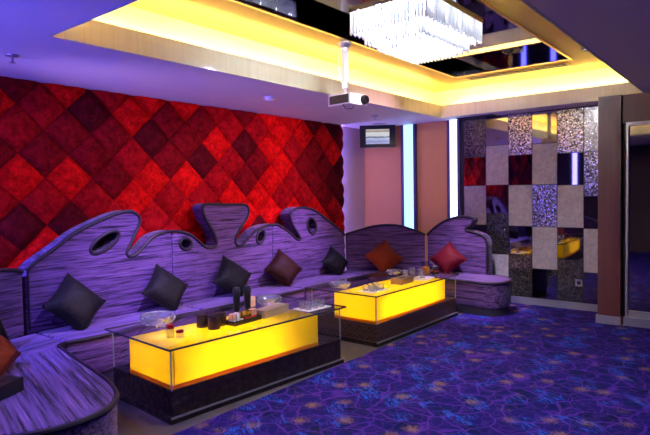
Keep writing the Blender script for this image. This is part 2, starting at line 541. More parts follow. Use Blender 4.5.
pwall = thing('checkered_wall_panel', 'checkered wall of smoked mirror, grey suede and foil mosaic tiles behind the carpet', 'wall panel', (XF, 0, 0))
edges = [3.32, 3.00, 2.69, 2.38, 2.07, 1.76, 1.45]
cols = [
 ([2.50,1.967,1.576,1.035,.627,.10], ['mosaic_dark','mirror','felt','mirror','felt']),
 ([2.50,2.111,1.578,1.191,.647,.10], ['mirror','felt','mirror','mosaic_dark','felt']),
 ([2.50,1.963,1.571,1.032,.661,.10], ['mosaic','mirror','felt','mirror','mosaic_dark']),
 ([2.50,2.093,1.569,1.026,.484,.10], ['mirror','felt','mosaic','felt','mirror']),
 ([2.50,1.953,1.556,1.027,.624,.10], ['mosaic','mirror','felt','mirror','mosaic_dark']),
 ([2.50,1.956,1.417,1.019,.479,.10], ['mosaic_light','mosaic','mirror','felt','mirror'])]
obj('backing', box(BM(), -.012, -.001, 1.40, 3.38, .02, 2.505), M['black'], pwall)
nm = {'mirror':'mirror_tile','felt':'suede_tile','mosaic':'mosaic_tile','mosaic_dark':'mosaic_tile','mosaic_light':'mosaic_tile'}
for c, (zs, ks) in enumerate(cols):
    for r, kd in enumerate(ks):
        o = obj(nm[kd], box(BM(), -.026, -.012, edges[c+1]+.004, edges[c]-.004, zs[r+1]+.004, zs[r]-.004), M[kd], pwall, bevel=.003, seg=1)
        if kd == 'felt': o['label'] = 'grey suede tile'
        elif kd == 'mirror': o['label'] = 'smoked mirror tile'
        else: o['label'] = 'foil mosaic tile'
struct('baseboard_far', box(BM(), XF-.035, XF, 1.4, 3.38, 0, .095), M['skirt'], bevel=.004)
so = thing('wall_socket', 'small grey wall socket low on the foil mosaic tile', 'socket', (XF-.026, 1.81, .345))
obj('plate', box(BM(), -.008, 0, -.04, .04, -.04, .04), M['silver'], so, bevel=.003)
obj('outlet', box(BM(), -.011, -.006, -.022, .022, -.022, .022), M['black'], so)

# pillar and the dark glass door beside it
XD = 6.70
struct('pillar', box(BM(), 6.65, XF, 1.245, 1.47, 0, ZC), M['plum_wood'])
struct('baseboard_pillar', box(BM(), 6.635, 6.70, 1.235, 1.485, 0, .10), M['skirt'], bevel=.004)
bm = BM(); box(bm, XD, XD+.3, YB_, 1.243, 2.21, ZC); box(bm, XD+.06, XD+.3, YB_, 1.243, 0, 2.21)
struct('wall_right', bm, M['plum_wood'])
bm = BM(); box(bm, XD-.02, XD+.04, 1.178, 1.20, .10, 2.17); box(bm, XD-.02, XD+.04, -.6, 1.20, 2.17, 2.21); box(bm, XD-.02, XD+.04, -.6, -.57, .10, 2.21)
dr = struct('door_1', bm, M['silver'], bevel=.004)
struct('door_glass', box(BM(), XD+.02, XD+.035, -.57, 1.176, .17, 2.17), M['doorglass'], dr)
struct('door_rail', box(BM(), XD-.005, XD+.04, -.57, 1.172, .10, .17), M['silver'], dr, bevel=.004)
struct('baseboard_right', box(BM(), XD-.03, XD+.06, YB_, 1.215, 0, .10), M['skirt'], bevel=.004)
struct('trim_3', box(BM(), XD+.045, XD+.06, 1.20, 1.243, .1, 2.21), M['black'])

# ceiling things
cm = thing('ceiling_mirror', 'large dark mirrored tray in the middle of the lit ceiling recess', 'mirror', ((MX0+MX1)/2, (MY0+MY1)/2, ZM))
hx_, hy_ = (MX1-MX0)/2, (MY1-MY0)/2
obj('glass', box(BM(), -hx_+.001, hx_-.001, -hy_+.001, hy_-.001, -.010, 0), M['cmirror'], cm)
for a in ((-hx_+.001, hx_-.001, hy_-.008, hy_-.001), (-hx_+.001, hx_-.001, -hy_+.001, -hy_+.008), (hx_-.008, hx_-.001, -hy_+.008, hy_-.008), (-hx_+.001, -hx_+.008, -hy_+.008, hy_-.008)):
    obj('side_mirror', box(BM(), *a, ZU-ZM+.001, -.0105), M['cmirror'], cm)
bm = BM(); e = .02
for a in ((-hx_-e,hx_+e,hy_-.009,hy_+e),(-hx_-e,hx_+e,-hy_-e,-hy_+.009),(hx_-.009,hx_+e,-hy_+.009,hy_-.009),(-hx_-e,-hx_+.009,-hy_+.009,hy_-.009)): box(bm, *a, ZU-ZM-.009, ZU-ZM-.0005)
obj('frame', bm, M['gold'], cm)
av = thing('air_vent', 'long twin slot air vent in the gold ceiling beside the mirror', 'vent', (6.53, 2.34, ZU))
obj('frame', box(BM(), -.075, .075, -.60, .60, -.008, -.0005), M['upper'], av)
for s in (-.035, .035): obj('slot', box(BM(), s-.022, s+.022, -.57, .57, -.012, -.007), M['matteblack'], av)
av = thing('air_vent', 'dark slot air vent in the ceiling edge above the checkered wall', 'vent', (7.15, 3.1, ZC))
obj('frame', box(BM(), -.07, .07, -.26, .26, -.008, -.0005), M['matteblack'], av)
for s in (-.03, 0, .03): obj('louvre', box(BM(), s-.006, s+.006, -.25, .25, -.016, -.007), M['black'], av)

def downlight(x, y, z, lab):
    r = thing('downlight', lab, 'light', (x, y, z))
    obj('trim_ring', lathe(BM(), [(.036,-.001),(.06,-.001),(.06,-.010),(.05,-.014),(.036,-.008),(.036,-.001)], 24), M['silver'], r, smooth=True)
    obj('lens', lathe(BM(), [(0,-.002),(.036,-.002),(.036,-.004),(0,-.004)], 24), M['downlamp'], r)
downlight(5.98, 1.42, ZU, 'round downlight in the gold ceiling strip near the far cove')
downlight(4.05, 1.38, ZU, 'round downlight in the gold ceiling strip at the top edge of the photo')
sd = thing('smoke_detector', 'white smoke detector on the ceiling above the red padding', 'smoke detector', (4.13, 4.03, ZC))
obj('base', lathe(BM(), [(0,-.0005),(.062,-.0005),(.062,-.012),(0,-.012)], 28), M['white'], sd, smooth=True)
obj('sensor_cap', lathe(BM(), [(.05,-.012),(.048,-.028),(.035,-.04),(0,-.043)], 28), M['white'], sd, smooth=True)
def sprinkler(x, y, lab):
    r = thing('ceiling_sprinkler', lab, 'sprinkler', (x, y, ZC))
    obj('escutcheon', lathe(BM(), [(0,-.0005),(.045,-.0005),(.042,-.010),(.015,-.014),(0,-.014)], 24), M['silver'], r, smooth=True)
    obj('stem', lathe(BM(), [(0,-.012),(.009,-.012),(.009,-.05),(0,-.05)], 12), M['silver'], r, smooth=True)
    obj('deflector', lathe(BM(), [(0,-.05),(.022,-.052),(.022,-.056),(0,-.058)], 16), M['silver'], r, smooth=True)
sprinkler(6.07, 4.02, 'ceiling sprinkler head above the television corner')
sprinkler(1.68, 4.14, 'ceiling sprinkler head at the left edge of the photo')
cs = thing('ceiling_speaker', 'flat round ceiling speaker above the wall television', 'speaker', (6.78, 4.42, ZC))
obj('rim', lathe(BM(), [(.11,-.0005),(.13,-.0005),(.128,-.010),(.11,-.008)], 32), M['white'], cs, smooth=True)
obj('grille', lathe(BM(), [(0,-.004),(.11,-.004),(.11,-.008),(0,-.011)], 32), mat('grey_mesh', (.35,.33,.4), .6), cs, smooth=True)

# television across the far corner
tv = thing('television', 'small black flat television hung high in the far corner', 'television', (6.95, 4.56, 2.345), -PI/2+.62)
obj('casing', box(BM(), -.265, .265, 0, .07, -.165, .165), M['black'], tv, bevel=.012)
m = bpy.data.materials.new('lit_tv_picture'); m.use_nodes = True
b = bsdf(m); b.inputs['Base Color'].default_value = (0,0,0,1); b.inputs['Roughness'].default_value = .2
v = mapped(m, (1,1,1)); sx = N(m, 'ShaderNodeSeparateXYZ'); L(m, v, sx.inputs[0])
q = math_n(m, 'ADD', math_n(m, 'MULTIPLY', sx.outputs[2], 3.6), .5)
q = math_n(m, 'ADD', q, math_n(m, 'MULTIPLY', math_n(m, 'SUBTRACT', noise(m, v, 14, 3), .5), .16))
L(m, ramp(m, q, [(.0, (.5,.5,.8)), (.22, (.22,.25,.62)), (.38, (.55,.6,.9)), (.46, (.05,.06,.16)), (.52, (.75,.78,.85)), (.7, (.85,.85,.85)), (.76, (.35,.27,.25)), (.86, (.75,.66,.6)), (1, (.8,.72,.68))]), b.inputs['Emission Color'])
b.inputs['Emission Strength'].default_value = .75
obj('screen', box(BM(), -.175, .175, -.004, .001, -.115, .105), m, tv)
bm = BM(); box(bm, -.05, .05, .07, .10, -.08, .08); tube(bm, [(0,.09,0),(0,.37,.0)], .018)
obj('bracket', bm, M['matteblack'], tv)

# projector on its ceiling pole
pm = thing('projector_mount', 'white ceiling pole holding the projector, with a thin cable', 'projector mount', (4.17, 3.085, ZU))
obj('ceiling_plate', lathe(BM(), [(0,-.0005),(.065,-.0005),(.065,-.02),(.04,-.05),(0,-.05)], 24), M['silver'], pm, smooth=True)
bm = BM(); tube(bm, [(0,0,-.04),(0,0,-.42)], .033, seg=16)
obj('pole', bm, M['white'], pm, smooth=True)
bm = BM(); tube(bm, [(0,0,-.40),(0,0,-.475)], .024, seg=16); box(bm, -.06, .06, -.06, .06, -.485, -.474)
obj('bracket', bm, M['silver'], pm)
bm = BM(); tube(bm, [(-.03,.0,-.03),(-.07,.02,-.12),(-.075,.02,-.25),(-.05,.01,-.36),(-.03,0,-.43)], .004, seg=6)
obj('cable', bm, M['white'], pm, smooth=True)
pj = thing('projector', 'white projector with a dark vent side hanging under the ceiling', 'projector', (4.17, 3.06, 2.36), math.radians(-4))
obj('body', box(BM(), -.125, .125, -.13, .13, -.05, .05), M['white'], pj, bevel=.012)
bm = BM(); box(bm, -.130, -.120, -.115, .115, -.038, .038)
for i in range(9): box(bm, -.133, -.129, -.11, .11, -.034+i*.0078, -.031+i*.0078)
obj('vent_grille', bm, mat('brown_grey_grille', (.05,.045,.035), .5), pj)
bm = BM(); lathe(bm, [(0,0),(.042,0),(.042,.03),(.036,.04),(.030,.026),(0,.022)], 24)
bmesh.ops.rotate(bm, verts=bm.verts, matrix=Matrix.Rotation(PI/2, 3, 'X'), cent=(0,0,0)); bmesh.ops.translate(bm, verts=bm.verts, vec=(.07,-.128,.0))
obj('lens', bm, M['black'], pj, smooth=True)
bm = BM(); box(bm, .075,.115,-.05,.0,.05,.062); obj('focus_dial', bm, M['black'], pj, bevel=.004)
bm = BM(); tube(bm, [(-.13,-.05,-.05),(-.11,-.06,-.085),(-.03,-.07,-.085),(.02,-.06,-.05)], .005, seg=6); obj('hanging_cable', bm, M['black'], pj, smooth=True)

# chandelier
ch = thing('chandelier', 'rectangular crystal chandelier blazing white under the ceiling mirror', 'chandelier', (3.68, 2.04, 2.80))
HX, HY = .44, .30
bm = BM(); box(bm, -HX-.01, HX+.01, -HY-.01, HY+.01, .01, .03)
for s in (-1, 1): box(bm, -HX-.012, HX+.012, s*HY-.012, s*HY+.012, -.012, .012); box(bm, s*HX-.012, s*HX+.012, -HY, HY, -.012, .012)
obj('frame', bm, M['chrome'], ch, bevel=.003, seg=1)
for sx_, sy_ in ((-1,-1),(-1,1),(1,-1),(1,1)):
    bm = BM(); tube(bm, [(sx_*.3, sy_*.18, .025), (sx_*.3, sy_*.18, ZM-2.8-.011)], .012); obj('hanging_post', bm, M['chrome'], ch)
for ix in range(4):
    for iy in range(2):
        bm = BM(); lathe(bm, [(0,.01),(.012,.005),(.012,-.03),(.02,-.045),(.022,-.06),(.014,-.078),(0,-.083)], 12, (-.27+.18*ix, -.09+.18*iy, 0)); obj('bulb', bm, M['bulb'], ch, smooth=True)
for q in [(-.40+.2*i, sy_*.265) for i in range(5) for sy_ in (-1, 1)] + [(sx_*.40, y) for sx_ in (-1, 1) for y in (-.09, .09)]:
    bm = BM(); lathe(bm, [(0,.01),(.008,.005),(.008,-.02),(.012,-.03),(.013,-.045),(.008,-.058),(0,-.061)], 10, (q[0], q[1], 0)); obj('bulb', bm, M['bulb'], ch, smooth=True)
rods = []
def perim(hx, hy, step):
    out = []
    nx, ny = round(2*hx/step), round(2*hy/step)
    for i in range(nx): out += [(-hx+2*hx*i/nx, -hy), (hx-2*hx*i/nx, hy)]
    for i in range(ny): out += [(hx, -hy+2*hy*i/ny), (-hx, hy-2*hy*i/ny)]
    return out
for i, (x, y) in enumerate(perim(HX, HY, .026)): rods.append((x, y, 0, -.165-.012*(i % 4 < 2)))
for i, (x, y) in enumerate(perim(HX-.08, HY-.07, .026)): rods.append((x, y, -.0, -.235-.012*(i % 4 < 2)))
for i, (x, y) in enumerate(perim(HX-.15, HY-.13, .03)): rods.append((x, y, -.10, -.275-.01*(i % 2)))
rods.sort(key=lambda r: (3.68+r[0])**2+(2.04+r[1])**2)
def rod_bm(bm, r):
    x, y, a, b = r
    lathe(bm, [(0,a),(.0075,a-.006),(.0085,b+.03),(.010,b+.016),(0,b)], 6, (x, y, 0))
for r in rods[:100]:
    bm = BM(); rod_bm(bm, r); obj('crystal_rod', bm, M['crystal'], ch)
bm = BM()
for r in rods[100:]: rod_bm(bm, r)
o = obj('crystal_rods', bm, M['crystal'], ch); o['kind'] = 'stuff'

# ------------------------------------------------------------------ the sofa
TOP = [(1.927,.936),(2.009,1.002),(2.161,1.095),(2.322,1.202),(2.491,1.279),(2.669,1.344),(2.751,1.366),(2.832,1.377),(2.894,1.371),(2.954,1.323),(2.959,1.255),(2.907,1.154),(2.846,1.051),(2.816,.992),(2.833,.962),(2.863,.955),(2.922,.971),(3.002,1.038),(3.106,1.121),(3.234,1.156),(3.321,1.16),
 (3.409,1.15),(3.545,1.107),(3.661,1.021),(3.731,.97),(3.795,.954),(3.843,.957),(3.885,.984),(3.873,1.066),(3.813,1.167),(3.742,1.27),(3.709,1.358),(3.724,1.405),(3.784,1.418),(4.019,1.41),(4.239,1.404),(4.33,1.394),(4.368,1.347),(4.348,1.264),(4.259,1.164),(4.173,1.064),(4.151,.991),(4.179,.949),(4.224,.942),(4.281,.958),(4.384,1.03),(4.503,1.106),(4.657,1.142),(4.746,1.146),
 (4.846,1.138),(5.044,1.04),(5.144,.964),(5.211,.93),(5.248,.944),(5.202,1.017),(5.102,1.14),(5.072,1.256),(5.16,1.322),(5.337,1.336),(5.556,1.286),(5.784,1.166),(5.988,1.055),(6.196,.926)]
YS = 4.64; ZS = .42; BT = .19
def sofa_section(lab, loc, rotz, top, holes, seatpoly, front_idx, fab_b, fab_s, back=True, zf=0.0, seam=False):
    """top: (x, z) along the local back line; seatpoly: world plan outline; front_idx: slice of the outline that carries piping"""
    r = thing('sofa_section', lab, 'sofa', loc, rotz, 'sectional sofa pieces')
    if back:
        tp = spline(top, 4)
        x0, x1 = tp[0][0], tp[-1][0]
        ol = tp + [(x1, .10), (x0, .10)]
        bk = plate('backrest', ol, [ellipse(*h) for h in holes], BT, .022, fab_b, r, True)
        bm = BM(); tube(bm, [(p[0], .004, p[1]-.008) for p in tp], .017)
        if seam: tube(bm, [(x0+.006, .004, z) for z in (tp[0][1]-.01, .8, .6, .44)], .009)
        obj('piping', bm, M['piping'], bk, smooth=True)
        for h in holes:
            bm = BM(); tube(bm, [(p[0], .004, p[1]) for p in ellipse(h[0], h[1], h[2], h[3], h[4])], .018, True)
            ob = plate('opening_shade', ellipse(h[0], h[1], h[2]+.012, h[3]+.012, h[4]), [], .012, .002, M['hole'], bk, True); ob.location.y = BT+.0005  # dark disc closing the opening, painted shade rather than a lining
            obj('opening_rim', bm, M['piping'], bk, smooth=True)
    c, s = math.cos(-rotz), math.sin(-rotz)
    loc2 = [((x-loc[0])*c-(y-loc[1])*s, (x-loc[0])*s+(y-loc[1])*c) for x, y in seatpoly]
    st = plate('seat', loc2, [], ZS-.10, .03, fab_s, r, False); st.location.z = .10
    fr = loc2[front_idx[0]:front_idx[1]]
    bm = BM(); tube(bm, [(x, y, ZS-.10-.014) for x, y in fr], .017)
    obj('piping', bm, M['piping'], st, smooth=True)
    cx = sum(p[0] for p in loc2)/len(loc2); cy = sum(p[1] for p in loc2)/len(loc2)
    bm = BM(); inn = [((p[0]-cx)*.93+cx, (p[1]-cy)*.9+cy) for p in loc2]
    a = [bm.verts.new((x, y, zf)) for x, y in inn]; b2 = [bm.verts.new((x, y, .11)) for x, y in inn]
    bm.faces.new(a); bm.faces.new(b2)
    for i in range(len(a)): bm.faces.new([a[i], a[(i+1) % len(a)], b2[(i+1) % len(a)], b2[i]])
    obj('plinth', bm, M['plinth'], r)
    return r
def wtop(a, b, x0): return [(x-x0, z) for x, z in TOP[a:b]]
G = .004
def straight(x0, x1, yf): return [(x0+G, yf), (x1-G, yf), (x1-G, YS-.002), (x0+G, YS-.002)]
# three straight pieces along the red wall
sofa_section('long sofa piece with a swept wave and slanted oval opening, left end of red wall', (1.93, YS, 0), 0, wtop(0, 21, 1.93),
    [(.675, 1.10, .155, .062, .52)], spline([(1.98, 4.13), (2.35, 4.10), (2.8, 4.16), (3.32, 4.15)], 6)+[(3.32, YS-.002), (1.98, YS-.002)], (0, 19), M['fab_back'], M['fab_seat'], seam=True)
sofa_section('middle sofa piece with a flat anvil shaped backrest crest', (3.329, YS, 0), 0, wtop(20, 49, 3.325),
    [(.157, 1.012, .075, .058, -.25), (4.549-3.325, 1.010, .060, .084, -.55)], straight(3.325, 4.745, 4.14), (0, 2), M['fab_back'], M['fab_seat'])
sofa_section('sofa piece with a hooked wave and oval opening, right end of the red wall', (4.757, YS, 0), 0, wtop(48, 63, 4.749),
    [(5.478-4.749, 1.085, .085, .112, .55)], straight(4.749, 6.02, 4.12), (0, 2), M['fab_back'], M['fab_seat'])
# far corner piece set at an angle
ang = math.atan2(3.72-4.64, 6.85-6.22)
sofa_section('angled corner sofa piece with a low arched backrest, holding the rust pillow', (6.22, 4.64, 0), ang,
    [(.005,.933),(.195,.987),(.377,1.037),(.582,1.055),(.763,1.039),(.956,.978),(1.108,.911)], [],
    [(6.026, 4.12), (6.14, 4.06), (6.22, 3.96), (6.27, 3.80), (6.275, 3.724), (6.835, 3.724), (6.21, 4.632), (6.026, 4.632)], (0, 5), M['fab_back'], M['fab_seat'], seam=True)
# right end piece along the far wall
rt = [(3.697,.912),(3.557,1.031),(3.392,1.123),(3.202,1.173),(3.069,1.168),(3.022,1.129),(3.048,1.063),(3.125,1.008),(3.104,.989),(3.034,.975),(2.893,.927),(2.837,.844),(2.832,.671),(2.832,.45)]
fr_ = spline([(6.275, 3.716), (6.27, 3.2), (6.24, 2.80), (6.22, 2.62), (6.29, 2.47), (6.46, 2.42), (6.66, 2.45), (6.80, 2.56), (6.845, 2.75)], 6)
sofa_section('right end sofa piece with curled backrest and rounded seat, by the checkered wall', (6.85, 3.72, 0), -PI/2,
    [(3.72-y, z) for y, z in rt], [], fr_+[(6.845, 3.716)], (0, len(fr_)), M['fab_back'], M['fab_seat'], zf=.0105)
# left corner piece
angl = math.atan2(4.62-4.42, 1.90-1.10)
sofa_section('left corner sofa piece where the long sofa meets the near chaise', (1.12, 4.415, 0), angl,
    [(.0,.90),(.25,.97),(.5,.975),(.7,.955),(.785,.93)], [],
    [(1.12, 4.018), (1.87, 4.018), (1.90, 4.09), (1.966, 4.13), (1.966, YS-.03), (1.90, YS-.045), (1.12, 4.41)], (1, 4), M['fab_back'], M['fab_seat'])
# near chaise
fr_ = spline([(1.875, 4.01), (1.80, 3.62), (1.72, 3.17), (1.665, 2.94), (1.59, 2.77), (1.47, 2.655), (1.32, 2.61), (1.15, 2.63), (.98, 2.72)], 6)
cang = math.atan2(4.01-2.75, 1.08-.93)
sofa_section('near chaise sofa piece with a broad rounded seat, front left', (.93, 2.75, 0), cang,
    [(.0,.60),(.3,.78),(.6,.92),(.9,.95),(1.26,.90)], [],
    fr_+[(.94, 2.75), (1.085, 4.01)], (0, len(fr_)), M['fab_back'], M['fab_chaise'], zf=.0105)

# ------------------------------------------------------------------ pillows
def pillow(lab, c, n, roll, size, thick, m, back=None):
    """a square pillow; n is the direction its face looks, roll its turn in its own plane"""
    r = None
    K = 14; bm = BM(); g = {}
    for side in (1, -1):
        for a in range(K+1):
            for b in range(K+1):
                u, v = 2*a/K-1, 2*b/K-1
                pin = 1-.09*(1-u*u)*(v*v) ; pin2 = 1-.09*(1-v*v)*(u*u)
                h = thick/2*((1-abs(u)**2.6)*(1-abs(v)**2.6))**.62
                edge = a in (0, K) or b in (0, K)
                if edge and side == -1: g[side, a, b] = g[1, a, b]; continue
                h += .006*math.sin(u*5+v*3)*math.cos(v*4)*(0 if edge else 1)*(1-u*u)*(1-v*v)
                g[side, a, b] = bm.verts.new((u*size/2*pin2, v*size/2*pin, side*h))
        for a in range(K):
            for b in range(K):
                f = bm.faces.new([g[side,a,b], g[side,a+1,b], g[side,a+1,b+1], g[side,a,b+1]]); f.smooth = True
    bm.verts.index_update()
    ring = [g[1, a, 0].index for a in range(K)]+[g[1, K, b].index for b in range(K)]+[g[1, a, K].index for a in range(K, 0, -1)]+[g[1, 0, b].index for b in range(K, 0, -1)]
    o = obj('throw_pillow', bm, m, None, smooth=True)
    n = Vector(n).normalized(); up = Vector((0,0,1)); u = up.cross(n).normalized(); v = n.cross(u)
    R = Matrix((u, v, n)).transposed().to_4x4()
    o.matrix_world = Matrix.Translation(c) @ R @ Matrix.Rotation(roll, 4, 'Z')
    W = [o.matrix_world @ v.co for v in o.data.vertices]
    c = Vector(c); c.z += ZS + .006 - min(w.z for w in W)
    if back:
        p0, bn = Vector((*back[0], 0)), Vector((*back[1], 0)).normalized()
        c += bn*(.018 - min((w-p0).dot(bn) for w in W))
    o.matrix_world = Matrix.Translation(c) @ R @ Matrix.Rotation(roll, 4, 'Z')
    # the lower corner sinks and flattens where the pillow rests on the seat
    T = o.matrix_world.copy(); T.translation.z -= .05; o.matrix_world = T; inv = T.inverted()
    for q in o.data.vertices:
        w = T @ q.co
        if w.z < ZS+.030:
            d = ZS+.030-w.z
            w.z = ZS+.030-.024*(1-math.exp(-d/.024))
            q.co = inv @ w
    tag(o, lab, 'pillow', 'throw pillows on the sofa')
    bm = BM(); tube(bm, [o.data.vertices[q].co for q in ring], .004, True, 6)
    obj('seam', bm, m, o, smooth=True)
    return o
pillow('charcoal pillow leaning on the long sofa piece below the slanted oval opening', (2.235, 4.515, .655), (.12,-1,.56), PI/4-.10, .40, .20, M['p_dark'], ((0,4.64),(0,-1)))
pillow('dark grey pillow in front of the left half of the near glass table', (3.12, 4.525, .655), (.05,-1,.56), PI/4+.0, .385, .20, M['p_dark'], ((0,4.64),(0,-1)))
pillow('black pillow below the flat anvil shaped backrest crest', (3.965, 4.525, .655), (-.05,-1,.56), PI/4+.06, .385, .20, M['p_black'], ((0,4.64),(0,-1)))
pillow('maroon brown pillow, fourth from the left along the red wall', (4.77, 4.525, .655), (-.25,-1,.56), PI/4-.08, .38, .20, M['p_brown'], ((0,4.64),(0,-1)))
pillow('black pillow below the hooked wave at the right end of the red wall', (5.80, 4.53, .63), (-.15,-1,.56), PI/4-.12, .34, .17, M['p_black'], ((0,4.64),(0,-1)))
pillow('rust orange pillow on the angled corner sofa piece', (6.42, 4.135, .665), (-.75,-.66,.56), PI/4-.12, .385, .20, M['p_orange'], ((6.22,4.64),(-.825,-.565)))
pillow('crimson pillow on the right end sofa piece', (6.735, 3.31, .665), (-1,-.15,.56), PI/4+.02, .37, .20, M['p_crimson'], ((6.85,3.72),(-1,0)))
pillow('rust orange pillow on the near chaise at the left edge of the photo', (1.30, 3.76, .585), (.55,-.9,.9), .4, .36, .19, M['p_orange'])
pillow('black pillow behind the rust one at the left edge of the photo', (1.46, 4.30, .62), (.30,-1,.3), .15, .36, .17, M['p_black'])
kb = thing('tissue_box', 'black box on the near chaise below the rust pillow', 'box', (1.175, 3.27, ZS+.004), .5)
obj('body', box(BM(), -.12, .12, -.07, .07, 0, .075), M['black'], kb, bevel=.006)
obj('slot_panel', box(BM(), -.06, .06, -.02, .02, .074, .077), M['matteblack'], kb)

# ------------------------------------------------------------------ glass tables
ZB, ZT = .215, .50
def table(lab, loc, rot, Lx, Dy, bx, by, bm_base, tubes):
    r = thing('coffee_table', lab, 'table', loc, rot)
    bd = Dy-.08; bl = Lx-.06
    base = obj('base', box(BM(), .02, bl, .02, bd, .0, ZB), bm_base, r, bevel=.004, seg=1)
    bm = BM(); box(bm, .0, bl+.02, .0, bd+.02, .002, .045)
    obj('skirting', bm, M['base1'], base, bevel=.006)
    bm = BM(); box(bm, .0, bl+.02, -.004, .004, .034, .046); obj('metal_edge', bm, M['silver'], base)
    lb = obj('light_box', box(BM(), .036, bx, .036, by, ZB+.001, ZT-.022), M['acrylic'], r)
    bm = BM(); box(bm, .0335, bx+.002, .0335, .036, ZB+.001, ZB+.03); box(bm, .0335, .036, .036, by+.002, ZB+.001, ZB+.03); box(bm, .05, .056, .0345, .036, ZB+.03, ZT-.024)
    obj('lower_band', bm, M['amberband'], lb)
    for k, (x0, x1, y) in enumerate(tubes):
        bm = BM(); tube(bm, [(x0, y, ZB+.12), (x1, y, ZB+.12)], .013, seg=10); obj('lamp_tube', bm, M['tabletube'], lb, smooth=True)
    t = .008
    for a in ((.022, bl-.002, .022, .022+t), (.022, .022+t, .022+t, bd-.002), (bl-.002-t, bl-.002, .022+t, bd-.002)):
        obj('side_glass', box(BM(), *a, ZB+.0005, ZT-.0125), M['sidepane'], r)
    for x, y in ((.022, .022), (bl-.002, .022), (.022, bd-.002)):
        obj('glass_corner', box(BM(), x-.004, x+.004, y-.004, y+.004, ZB+.001, ZT-.013), M['cornerglass'], r)
    gt = obj('glass_top', box(BM(), 0, Lx, 0, Dy, ZT-.012, ZT), M['pane'], r)
    bm = BM()
    for a in ((-.001,Lx+.001,-.002,.001),(-.001,Lx+.001,Dy-.001,Dy+.002),(-.002,.001,0,Dy),(Lx-.001,Lx+.002,0,Dy)): box(bm, *a, ZT-.0125, ZT+.0005)
    obj('polished_edge', bm, M['glassedge'], gt)
    return r
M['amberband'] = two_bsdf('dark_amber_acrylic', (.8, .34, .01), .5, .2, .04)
M['cornerglass'] = mat('pale_glass_edge', (.25,.27,.27), .1)
M['glassedge'] = mat('dark_green_glass_edge', (.03,.035,.045), .08)
table('near glass topped table with a glowing amber box and black base', (2.12, 3.03, 0), math.radians(-4), 1.77, .91, 1.44, .60, M['base1'], [(.15, 1.08, .20), (.15, 1.08, .43)])
table('far glass topped table with a glowing yellow box and zigzag base', (4.42, 2.94, 0), math.radians(-1), 1.77, .93, 1.47, .55, M['base2'], [(.12, 1.36, .18), (.12, 1.36, .40)])

# ------------------------------------------------------------------ things on the tables
def cut_dish(lab, x, y, R, h, grp=None):
    """faceted crystal bowl"""
    o = obj('crystal_dish', None or lathe(BM(), [(0,.0),(R*.62,.0),(R*.95,h*.45),(R,h*.8),(R*.92,h),(R*.8,h*.8),(R*.6,h*.35),(0,h*.25)], 14, (0,0,0)), M['cutglass'])
    o.location = (x, y, ZT+.001)
    tag(o, lab, 'dish', grp)
    return o
cut_dish('large faceted crystal ashtray near the left corner of the near table', 2.48, 3.68, .14, .09)
cut_dish('round crystal ashtray on the near table beyond the taupe box', 3.55, 3.53, .12, .075)
cut_dish('round crystal ashtray near the left corner of the far table', 4.62, 3.53, .12, .06)
cut_dish('round crystal ashtray at the back of the far table, left of the glasses', 5.72, 3.55, .10, .055)
def candle(lab, x, y, h, r):
    t = thing('candle_glass', lab, 'candle', (x, y, ZT+.001))
    obj('glass', lathe(BM(), [(0,0),(r,0),(r,h),(r-.003,h),(r-.003,.006),(0,.006)], 20), M['clearcup'], t, smooth=True)
    obj('wax', lathe(BM(), [(0,h*.68),(r-.004,h*.68),(r-.004,h*.93),(0,h*.95)], 20), M['redwax'], t, smooth=True)
candle('taller clear candle glass with a red top on the near table', 2.312, 3.285, .10, .030)
candle('shorter clear candle glass with a red top on the near table', 2.352, 3.228, .058, .030)
def cup(lab, x, y):
    t = thing('dice_cup', lab, 'cup', (x, y, ZT+.001), 0, 'dark dice cups on the near table')
    obj('body', lathe(BM(), [(0,0),(.046,0),(.048,.01),(.048,.088),(.045,.094),(0,.094)], 24), mat('dark_brown_leather', (.03,.012,.010), .4), t, smooth=True)
    obj('rim', lathe(BM(), [(.044,.090),(.050,.092),(.050,.098),(.040,.098),(.040,.093)], 24), M['matteblack'], t, smooth=True)
cup('dark brown dice cup, left one of three on the near table', 2.655, 3.355)
cup('dark brown dice cup standing nearest the table front among three', 2.665, 3.235)
cup('dark brown dice cup, right one of three, next to the black tray', 2.765, 3.285)
# black tray with small boxes, two microphones
tr = thing('snack_tray', 'low black open tray on the near table, right of the dice cups', 'tray', (2.945, 3.215, ZT+.001), .04)
bm = BM(); box(bm, -.15, .15, -.055, .055, 0, .008)
for a in ((-.15,.15,-.055,-.049),(-.15,.15,.049,.055),(-.15,-.144,-.049,.049),(.144,.15,-.049,.049)): box(bm, *a, .008, .035)
obj('body', bm, M['black'], tr)
for k, (x, w, mm, lab) in enumerate(((-.115,.018,'cig','small pale card box at the left end of the black tray'), (-.07,.014,'paper','small white packet second in the black tray'), (-.03,.014,'gold','small gold packet third in the black tray'), (.045,.03,'gold','wide gold packet in the right half of the black tray'), (.11,.026,'cig','orange packet at the right end of the black tray'))):
    p = thing('packet', lab, 'packet', (2.945+x, 3.222+x*.04, ZT+.0095), .04, 'packets in the black tray')
    obj('carton', box(BM(), -w, w, -.02, .02, 0, .075), M[mm], p, bevel=.002, seg=1)
    obj('label_band', box(BM(), -w-.0006, w+.0006, -.0206, .0206, .012, .028), M['redwax'] if k > 2 else M['paper'], p)
